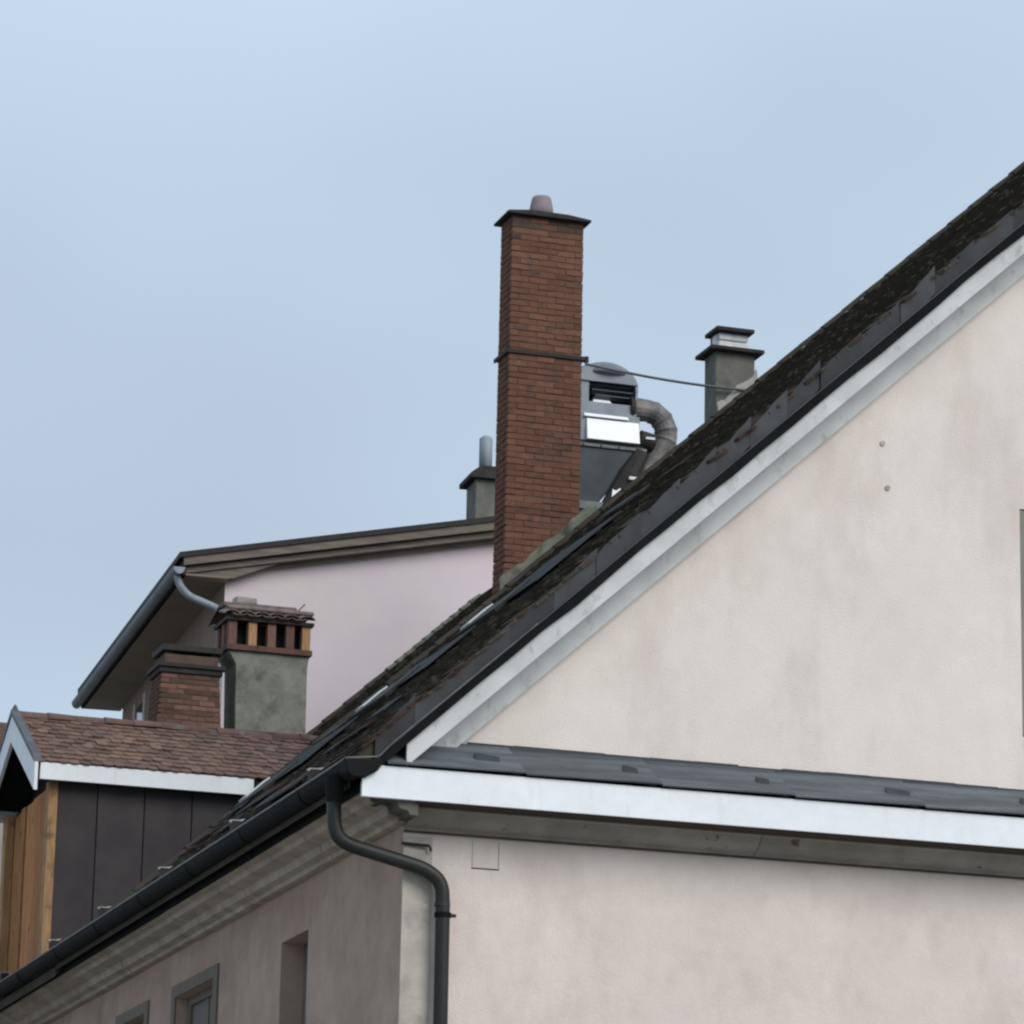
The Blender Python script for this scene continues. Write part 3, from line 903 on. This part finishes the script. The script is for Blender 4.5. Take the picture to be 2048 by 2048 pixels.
# ridge tiles
rt = MB()
for k_ in range(8):
    a0, a1 = math.pi * k_ / 8, math.pi * (k_ + 1) / 8
    rt.add([(0, .10 * math.cos(a0), .085 * math.sin(a0)), (.36, .088 * math.cos(a0), .072 * math.sin(a0)), (.36, .088 * math.cos(a1), .072 * math.sin(a1)), (0, .10 * math.cos(a1), .085 * math.sin(a1))], [(0, 1, 2, 3)])
rt_me = mesh_of('ridge_tile', rt, 'ridge_tile')
x = -.36
while x < 3.1:
    inst('ridge_tile', rt_me, dorm, (x, DY, DR - .015 + random.gauss(0, .004)), (0, random.gauss(0, .01), random.gauss(0, .01)))
    x += .33
# fascia, barge boards with zinc edge
obj('dormer_fascia', MB().box(-.36, 2.05, Y0 - .03, Y0 + .02, DZ - .20, DZ - .015), 'white_paint', dorm, label='white eaves board of the dormer')
obj('dormer_fascia', MB().box(-.36, 2.05, 2 * DY - Y0 - .02, 2 * DY - Y0 + .03, DZ - .20, DZ - .015), 'white_paint', dorm)
def barge(x0, x1, top, bot, mat, nm):
    for sgn in (-1, 1):
        w_ = DY - Y0 + .05
        pl = [(DY + sgn * w_, DZ - .02 + top), (DY, DR + .01 + top), (DY, DR + .01 + bot), (DY + sgn * w_, DZ - .02 + bot)]
        obj(nm, MB().prism(pl, 'x', x0, x1), mat, dorm)
barge(-.43, -.39, .0, -.31, 'white_paint', 'dormer_barge')
barge(-.445, -.36, .065, .005, 'zinc', 'zinc_trim')
obj('finial', MB().tube([(-.40, DY, DR + .05), (-.40, DY, DR + .13)], .03, 8, radii=[.05, .012]), 'zinc', dorm)
obj('dormer_soffit', MB().box(-.36, 2.05, Y0 + .02, 13.2, DZ - .185, DZ - .165), 'dark_void', dorm)
# cheek panels
xs = [-.16, .33, .86, 1.40, 2.15]
for a, b in zip(xs[:-1], xs[1:]):
    pl = [(a + .006, S * a + 7.55), (b - .006, S * b + 7.55), (b - .006, 9.57), (a + .006, 9.57)]
    if S * b + 7.55 > 9.57:
        pl = [(a + .006, S * a + 7.55), (b - .006, 9.56), (b - .006, 9.57), (a + .006, 9.57)]
    obj('cheek_panel', MB().prism(pl, 'y', 13.10 + random.uniform(-.004, .004), 13.155), 'cheek', dorm, bevel=.004)
# timber front
obj('corner_post', MB().box(-.22, -.12, 13.08, 13.27, 7.55, 9.58), 'wood_pale', dorm, bevel=.008, label='pale timber corner post of the dormer')
obj('front_recess', MB().box(.02, .11, 13.16, 15.64, 7.5, 9.6), 'brown_wood', dorm)
y = 13.62
i = 0
while y < 15.6:
    wb = random.uniform(.19, .27)
    xo = random.choice((-.02, 0, .015))
    obj('front_board', MB().box(-.13 + xo, -.09 + xo, y, min(y + wb - .01, 15.68), 7.5, 9.56), 'wood', dorm, bevel=.004)
    y += wb
    i += 1
obj('corner_post', MB().box(-.17, -.05, 13.29, 13.42, 7.5, 9.58), 'wood', dorm, bevel=.008)
obj('corner_post', MB().box(-.22, -.12, 15.53, 15.72, 7.55, 9.58), 'wood_pale', dorm, bevel=.008)
obj('front_gable', MB().prism([(13.1, 9.58), (14.4, 10.22), (15.7, 9.58)], 'x', .03, .10), 'dark_void', dorm)
obj('front_lintel', MB().box(-.10, .02, 13.2, 15.6, 9.44, 9.60), 'dark_void', dorm)

# ------------------------------------------------------------------ rear house with two chimneys
RHX0, RHX1, RHY0, RHY1 = -1.6, 15.0, 18.4, 23.6
rear = thing('rear_house', ((RHX0 + RHX1) / 2, 21, 0), 'red tiled house behind the dormer carrying a brick and a rendered chimney', 'house')
obj('wall', MB().box(RHX0, RHX1, RHY0, RHY1, 0, 10.65).prism([(RHY0, 10.65), (RHY1, 10.65), ((RHY0 + RHY1) / 2, 11.65)], 'x', RHX0, RHX1), 'plaster', rear)
rsl = 1.0 / 2.6
rr_ = MB()
for i in range(12):
    t0, t1 = i / 12, (i + 1.25) / 12
    for sg in (0, 1):
        pl = []
        for (t, h) in ((t0, .10), (t1, .04)):
            yy = RHY0 - .25 + 2.85 * t
            zz = 10.60 + 1.11 * t
            if sg:
                yy = RHY0 + RHY1 - yy
            pl += [(yy, zz + h), (yy, zz + h - .04)]
        pl = [pl[0], pl[2], pl[3], pl[1]]
        rr_.prism(pl, 'x', RHX0 - .3, RHX1 + .3)
obj('roof_tiles', rr_, 'dormer_tile', rear, kind='stuff')
obj('stair_tower', MB().box(7.6, 14.0, 19.2, 23.0, 10.0, 14.2), 'plaster', rear)

# red brick chimney
BX0, BX1, BY0, BY1 = 2.52, 3.30, 19.9, 20.5
rch = obj('brick_chimney', MB().box(BX0 + .06, BX1 - .06, BY0 + .06, BY1 - .06, 10.6, 12.38), 'mortar', rear, label='short red brick chimney with dark slab cap')
masonry(rch, BX0, BX1, BY0, BY1, lambda x: 11.35, 12.40, .068, .215, 'brick_pale', taper=.06)
obj('cap_course', MB().box(BX0 - .03, BX1 + .03, BY0 - .03, BY1 + .03, 12.405, 12.475), 'cap_stone', rch, bevel=.008)
obj('cap_block', MB().box(BX0 + .03, BX1 - .02, BY0 + .02, BY1 - .02, 12.54, 12.66), 'mortar', rch, bevel=.01)
obj('cap_slab', MB().box(BX0 - .06, BX1 + .06, BY0 - .06, BY1 + .06, 12.476, 12.53), 'iron', rch, bevel=.006)
obj('cap_slab', MB().box(BX0 + .0, BX1 + .02, BY0 - .02, BY1 + .02, 12.70, 12.78), 'iron', rch, bevel=.006)
for (a, b) in ((BX0 + .06, BX0 + .14), (BX1 - .12, BX1 - .04)):
    obj('cap_prop', MB().box(a, b, BY0 + .04, BY1 - .04, 12.66, 12.70), 'iron', rch)

# rendered chimney with tiled hood on brick piers
QX0, QX1, QY0, QY1 = 3.58, 4.50, 20.0, 20.62
body = MB().prism([(QX0, 10.6), (QX1 + .02, 10.6), (QX1, 12.62), (QX1 + .02, 12.80), (QX0 - .16, 12.80), (QX0 - .05, 12.62)], 'y', QY0, QY1)
sch = obj('hooded_chimney', body, 'stone_green', rear, bevel=.01, label='grey-green rendered chimney with brick piers under a tiled hood')
obj('brick_band', MB().box(QX0 - .20, QX1 + .05, QY0 - .05, QY1 + .05, 12.80, 12.875), 'brick_pale', sch, bevel=.006)
px_ = [QX0 - .17, QX0 + .10, QX0 + .36, QX0 + .61, QX1 - .09]
for i, a in enumerate(px_):
    for (ya, yb) in ((QY0 - .02, QY0 + .11), (QY1 - .11, QY1 + .02)):
        obj('brick_pier', MB().box(a, a + .115, ya, yb, 12.876, 13.20), 'wood_pale' if i in (1, 4) else 'brick_pale', sch, bevel=.008)
for ya in (QY0 + .22,):
    for a in (QX0 - .17, QX1 - .09):
        obj('brick_pier', MB().box(a, a + .115, ya, ya + .16, 12.876, 13.20), 'brick_pale', sch, bevel=.008)
obj('hood_core', MB().box(QX0 - .12, QX1 - .0, QY0 + .15, QY1 - .15, 12.876, 13.2), 'dark_void', sch)
obj('hood_slab', MB().box(QX0 - .21, QX1 + .06, QY0 - .06, QY1 + .06, 13.20, 13.245), 'iron', sch)
# canal tiles: rows sloping to the front and to the back
ct_ = MB()
for k_ in range(7):
    a0, a1 = math.pi * k_ / 7, math.pi * (k_ + 1) / 7
    P = lambda a, y, s_: (.115 * s_ * math.cos(a), y, .06 * s_ * math.sin(a))
    ct_.add([P(a0, 0, 1), P(a1, 0, 1), P(a1, .5, .85), P(a0, .5, .85)], [(0, 3, 2, 1)])
    Q = lambda a, y, s_: (.098 * s_ * math.cos(a), y, .046 * s_ * math.sin(a))
    ct_.add([Q(a0, 0, 1), Q(a1, 0, 1), Q(a1, .5, .85), Q(a0, .5, .85)], [(0, 1, 2, 3)])
    ct_.add([P(a0, 0, 1), P(a1, 0, 1), Q(a1, 0, 1), Q(a0, 0, 1)], [(0, 1, 2, 3)])
ct_me = mesh_of('canal_tile', ct_, 'terracotta')
for i in range(6):
    x = QX0 - .15 + i * .203
    inst('canal_tile', ct_me, sch, (x, QY0 - .13, 13.26), (R(14), 0, random.gauss(0, .02)))
    inst('canal_tile', ct_me, sch, (x, QY1 + .13, 13.26), (R(14), 0, math.pi + random.gauss(0, .02)))
    if i < 5:
        inst('canal_tile', ct_me, sch, (x + .101, QY0 - .11, 13.295), (R(14), R(180), random.gauss(0, .02)), (.9, .9, .75))
obj('hood_ridge', MB().box(QX0 - .22, QX1 - .13, QY0 + .12, QY1 - .12, 13.42, 13.48), 'terracotta', sch, bevel=.02)
obj('hood_ridge', MB().box(QX0 - .19, QX1 + .08, QY0 + .02, QY1 - .02, 13.365, 13.42), 'terracotta', sch, bevel=.02)
obj('mortar_lump', rough_box(.26, .2, .09, .02, 5), 'plaster', sch)
bpy.context.view_layer.update()
ml = sch.children[-1]
ml.location = Vector((QX0 + .10, QY0 + .25, 13.52)) - ORIGIN[sch.name] + ORIGIN[sch.name] * 0
ml.data.transform(Matrix.Translation(ORIGIN[sch.name]))
obj('aerial', MB().tube([(QX1 - .10, QY0 + .25, 13.45), (QX1 + .0, QY0 + .22, 13.56)], .008, 6), 'iron', sch)

# ------------------------------------------------------------------ exhaust fan on the stair tower
fan = thing('exhaust_fan', (8.7, 20.4, 14.2), 'zinc rooftop exhaust fan with casing painted white as sky reflection and curved duct behind the chimney', 'exhaust fan')
FX0, FX1, FY0, FY1 = 8.25, 9.12, 20.0, 20.8
def frustum(x0, x1, y0, y1, z0, X0, X1, Y0_, Y1_, z1):
    return MB().add([(x0, y0, z0), (x1, y0, z0), (x1, y1, z0), (x0, y1, z0), (X0, Y0_, z1), (X1, Y0_, z1), (X1, Y1_, z1), (X0, Y1_, z1)],
                    [(0, 3, 2, 1), (4, 5, 6, 7), (0, 1, 5, 4), (1, 2, 6, 5), (2, 3, 7, 6), (3, 0, 4, 7)])
obj('hopper', frustum(8.15, 8.56, 20.1, 20.6, 15.33, FX0 - .03, FX1 + .02, FY0 - .0, FY1, 16.10), 'fan_dark', fan, bevel=.01)
obj('hopper_foot', MB().box(8.0, 8.75, 20.0, 20.7, 15.22, 15.33), 'zinc', fan)
obj('stand', MB().box(8.1, 8.65, 20.1, 20.6, 14.2, 15.22), 'zinc_dark', fan)
obj('hopper_rim', MB().box(FX0 - .06, FX1 + .10, FY0 - .03, FY1 + .03, 16.10, 16.145), 'zinc', fan, bevel=.005)
obj('seal', MB().box(FX0 - .03, FX1 + .06, FY0 - .01, FY1, 16.145, 16.19), 'iron', fan)
obj('casing', MB().box(FX0, FX1, FY0, FY1, 16.19, 16.60), 'fan_zinc', fan, bevel=.01)
obj('casing_panel', MB().add([(FX0 + .09, FY0 - .07, 16.20), (FX1 - .02, FY0 - .07, 16.20), (FX1 - .02, FY0 - .02, 16.50), (FX0 + .09, FY0 - .02, 16.50), (FX0 + .09, FY0, 16.20), (FX1 - .02, FY0, 16.20), (FX1 - .02, FY0, 16.50), (FX0 + .09, FY0, 16.50)],
    [(0, 1, 2, 3), (0, 4, 5, 1), (3, 2, 6, 7), (0, 3, 7, 4), (1, 5, 6, 2)]), 'fan_glare_white', fan)  # panel whitened to stand in for metal reflecting the sky
obj('casing_trim', MB().add([(FX0 + .05, FY0 - .05, 16.525), (FX1 - .18, FY0 - .05, 16.525), (FX1 - .18, FY0 - .01, 16.575), (FX0 + .05, FY0 - .01, 16.575), (FX0 + .05, FY0 + .01, 16.525), (FX1 - .18, FY0 + .01, 16.525), (FX1 - .18, FY0 + .01, 16.575), (FX0 + .05, FY0 + .01, 16.575)],
    [(0, 1, 2, 3), (0, 4, 5, 1), (3, 2, 6, 7), (0, 3, 7, 4), (1, 5, 6, 2)]), 'fan_glare_white', fan)  # same painted sky reflection on the narrow strip
# cowl: barrel hood with an opening at the front
cw = MB()
c0 = Vector((8.63, 20.38, 16.98))
nA, nY = 16, 2
prof_c = []
for i in range(nA + 1):
    a = math.pi * 1.0 * i / nA
    prof_c.append((c0.x + .47 * math.cos(a), c0.z + .36 * math.sin(a)))
prof_c = [(c0.x + .44, 16.60)] + prof_c + [(c0.x - .44, 16.60)]
inner = [(c0.x + (p[0] - c0.x) * .93, 16.60 + (p[1] - 16.60) * .95) for p in prof_c]
ring = prof_c + inner[::-1]
cowl = obj('cowl', MB().prism(ring, 'y', FY0 + .02, FY1 - .02), 'fan_zinc', fan, smooth=False)
obj('cowl_visor', MB().prism([p for p in prof_c if p[1] >= 17.03], 'y', FY0 + .0, FY0 + .05), 'fan_zinc', cowl)
obj('cowl_back', MB().prism(inner, 'y', FY1 - .10, FY1 - .06), 'dark_void', cowl)
obj('cowl_base', MB().box(c0.x - .41, c0.x + .41, FY0 + .03, FY0 + .08, 16.60, 16.76), 'fan_zinc', cowl)
obj('cowl_cheek', MB().box(c0.x - .41, c0.x - .25, FY0 + .03, FY0 + .06, 16.76, 17.05), 'fan_zinc', cowl)
obj('cowl_reflection', MB().add([(c0.x - .18, FY0 + .06, 16.765), (c0.x + .10, FY0 + .06, 16.765), (c0.x + .06, FY0 + .30, 16.97), (c0.x - .06, FY0 + .30, 16.97), (c0.x - .18, FY0 + .35, 16.765), (c0.x + .10, FY0 + .35, 16.765)],
    [(0, 1, 2, 3), (0, 3, 4), (1, 5, 2), (3, 2, 5, 4)]), 'fan_glare_white', cowl)  # white wedge stands in for a reflection in the dark opening
for i in range(3):
    zl = 17.02 - i * .075
    obj('louvre', MB().prism([(FY0 + .07, zl), (FY0 + .075, zl + .015), (FY0 + .16, zl - .03), (FY0 + .155, zl - .045)], 'x', c0.x - .24 + .05 * i, c0.x + .42), 'fan_dark', cowl)
obj('cowl_cap', MB().tube([(c0.x + .03, 20.36, 17.18 + .22 * math.sin(a)) for a in [math.pi / 2 * k_ / 7 for k_ in range(8)]], .2, 20, radii=[max(.44 * math.cos(math.pi / 2 * k_ / 7), .02) for k_ in range(8)]), 'fan_zinc', cowl, smooth=True)
obj('cowl_seam', MB().prism([(p[0] * 1.0 + (p[0] - c0.x) * .02, p[1] + (p[1] - 16.6) * .02) for p in prof_c] + prof_c[::-1], 'y', FY0 + .30, FY0 + .34), 'fan_dark', cowl)
for bx in (FX0 + .04, FX0 + .3, FX0 + .56, FX1 - .05):
    obj('bolt', MB().tube([(bx, FY0 - .04, 16.123), (bx, FY0 - .02, 16.123)], .014, 8), 'iron', fan)
# curved duct: elbow in short rings
pts = []
cxr, czr, rad = 9.26, 16.43, .32
for i in range(19):
    a = math.pi * .5 - math.pi * .72 * i / 18
    pts.append((cxr + rad * math.cos(a) * .95, 20.15, czr + rad * math.sin(a)))
pts = [(9.06, 20.15, czr + rad)] + pts + [(pts[-1][0] - .22, 20.15, pts[-1][2] - .36), (pts[-1][0] - .30, 20.15, 15.0), (pts[-1][0] - .30, 20.15, 14.2)]
rads = [.155 + (.014 if i % 4 == 0 else 0) for i in range(len(pts))]
duct = obj('duct', MB().tube(pts, .16, 18, radii=rads), 'duct', fan, smooth=False)
obj('duct_collar', MB().tube([(9.00, 20.15, czr + rad), (9.06, 20.15, czr + rad)], .175, 18), 'iron', duct)
obj('duct_motor', MB().tube([(9.13, 20.05, 16.30), (9.34, 20.05, 16.26)], .13, 14), 'iron', fan)
obj('motor_plate', MB().box(9.18, 9.31, 19.90, 19.93, 16.27, 16.30), 'alu_white', fan)
obj('brace', MB().tube([(9.16, 20.05, 16.10), (8.98, 20.05, 15.75), (8.62, 20.05, 15.25)], .11, 10, radii=[.12, .16, .07]), 'iron', fan)
obj('glint_plate', MB().add([(8.70, 19.92, 15.40), (8.83, 19.92, 15.52), (8.80, 19.99, 15.62), (8.74, 19.99, 15.58), (8.70, 20.02, 15.40), (8.83, 20.02, 15.52)], [(0, 1, 2, 3), (0, 3, 4), (1, 5, 2), (3, 2, 5, 4)]), 'fan_glare_white', fan)  # added white plate that stands in for a bright glint
obj('brace_glint', MB().box(8.93, 9.06, 19.86, 19.90, 15.66, 15.70), 'alu_white', fan)  # white bar painted as another bright glint beside the brace

# ------------------------------------------------------------------ stay cable
cab = MB()
p0, p1 = Vector((5.19, 10.93, 14.36)), Vector((7.5, 11.1, 14.02))
p1 = Vector((7.22, 10.94, 14.27))
pts = []
for i in range(17):
    t = i / 16
    p = p0.lerp(p1, t)
    p.z -= .035 * math.sin(math.pi * t)
    pts.append(p)
cb = obj('stay_cable', cab.tube(pts, .016, 8), 'zinc', None)
cb['label'] = 'grey cable stretched from the brick chimney band to the grey chimney'
cb['category'] = 'cable'

# ------------------------------------------------------------------ pink building far behind
pb = thing('pink_building', (3.817, 24.758, 0), 'pale pink building with low gable roof, brown eaves and zinc gutter', 'building', rz=math.atan2(-.063, .998))
PX, PY, PR = .72, .30, 5.9
ps = .2
pk = 15.16
obj('front_wall', MB().add([(PX, PY, 0), (2 * PR - PX, PY, 0), (2 * PR - PX, PY, pk + ps * PX - .1), (PR, PY, pk + ps * PR - .1), (PX, PY, pk + ps * PX - .1)], [(0, 1, 2, 3, 4)]), 'pink', pb, label='plain pale pink gable wall')
obj('side_wall', MB().add([(PX, PY, 0), (PX, 9.7, 0), (PX, 9.7, 15.2), (PX, PY, 15.2)], [(0, 3, 2, 1)]).add([(2 * PR - PX, PY, 0), (2 * PR - PX, 9.7, 0), (2 * PR - PX, 9.7, 15.2), (2 * PR - PX, PY, 15.2)], [(0, 1, 2, 3)]).add([(PX, 9.7, 0), (2 * PR - PX, 9.7, 0), (2 * PR - PX, 9.7, pk), (PR, 9.7, pk + ps * PR - .1), (PX, 9.7, pk)], [(4, 3, 2, 1, 0)]), 'pink_shade', pb)
def prake(k0, k1, y0, y1, x0=.05):
    pl = [(x0, ps * x0 + k0), (PR, ps * PR + k0), (2 * PR - x0, ps * x0 + k0), (2 * PR - x0, ps * x0 + k1), (PR, ps * PR + k1), (x0, ps * x0 + k1)]
    return MB().prism(pl, 'y', y0, y1)
obj('roof', prake(pk + .02, pk + .10, -.06, 9.95, -.02), 'iron', pb)
obj('verge_board', prake(pk - .10, pk + .018, -.03, .02), 'eave_board', pb)
obj('verge_board', prake(pk - .20, pk - .115, .06, .12), 'eave_board', pb)
obj('verge_soffit', prake(pk - .115, pk - .10, .02, PY, .1), 'brown_wood', pb)
obj('verge_board', prake(pk - .255, pk - .215, .20, .28, .5), 'eave_board', pb)
obj('eave_soffit', MB().box(.06, PX, .0, 9.95, 14.93, 14.96), 'soffit', pb, label='brown boarded underside of the eaves')
obj('eave_return', MB().prism([(.10, 14.965), (.80, 14.965), (1.45, 15.24), (1.45, 15.27), (.10, 15.10)], 'y', .10, PY - .02), 'eave_board', pb)
obj('eave_board', MB().box(.05, .09, .0, 9.95, 14.93, 15.16), 'brown_wood', pb)
arc2 = [(-.02 + .085 * math.cos(a), 15.03 + .10 * math.sin(a)) for a in [math.pi + math.pi * i / 10 for i in range(11)]]
pg = obj('gutter', MB().prism(arc2 + [(p[0], p[1] + .012) for p in arc2[::-1]], 'y', -.06, 10.0), 'zinc', pb)
obj('gutter_cap', MB().prism(arc2, 'y', -.075, -.06), 'flue', pg)
obj('downpipe', MB().tube(smooth_path([(-.02, .12, 14.98), (.02, .12, 14.80), (.16, .14, 14.66), (.62, .20, 14.52), (.66, .20, 14.35), (.66, .20, 0.1)], .1), .055, 12), 'flue', pb, smooth=True)
pw = obj('window', MB().box(PX - .02, PX + .01, 7.3, 8.1, 13.2, 14.6), 'glass', pb)
obj('window_surround', MB().box(PX - .04, PX, 7.1, 7.295, 13.1, 14.7).box(PX - .04, PX, 8.105, 8.3, 13.1, 14.7), 'plaster', pw)
# chimney with steel flue on the pink building's roof (local coordinates)
pch = obj('flue_chimney', MB().box(4.95, 5.53, 2.4, 3.0, 15.9, 17.42), 'grey_render', pb, bevel=.01, label='grey chimney with slab cap and steel flue')
obj('slab_cap', MB().prism([(4.85, 17.42), (4.85, 17.50), (5.01, 17.62), (5.47, 17.62), (5.63, 17.50), (5.63, 17.42)], 'y', 2.3, 3.1), 'cap_stone', pch, bevel=.01)
obj('flue', MB().tube([(5.17, 2.7, 17.6), (5.17, 2.7, 18.16), (5.17, 2.7, 18.20)], .1, 14, radii=[.105, .105, .06]), 'flue', pch, smooth=True)
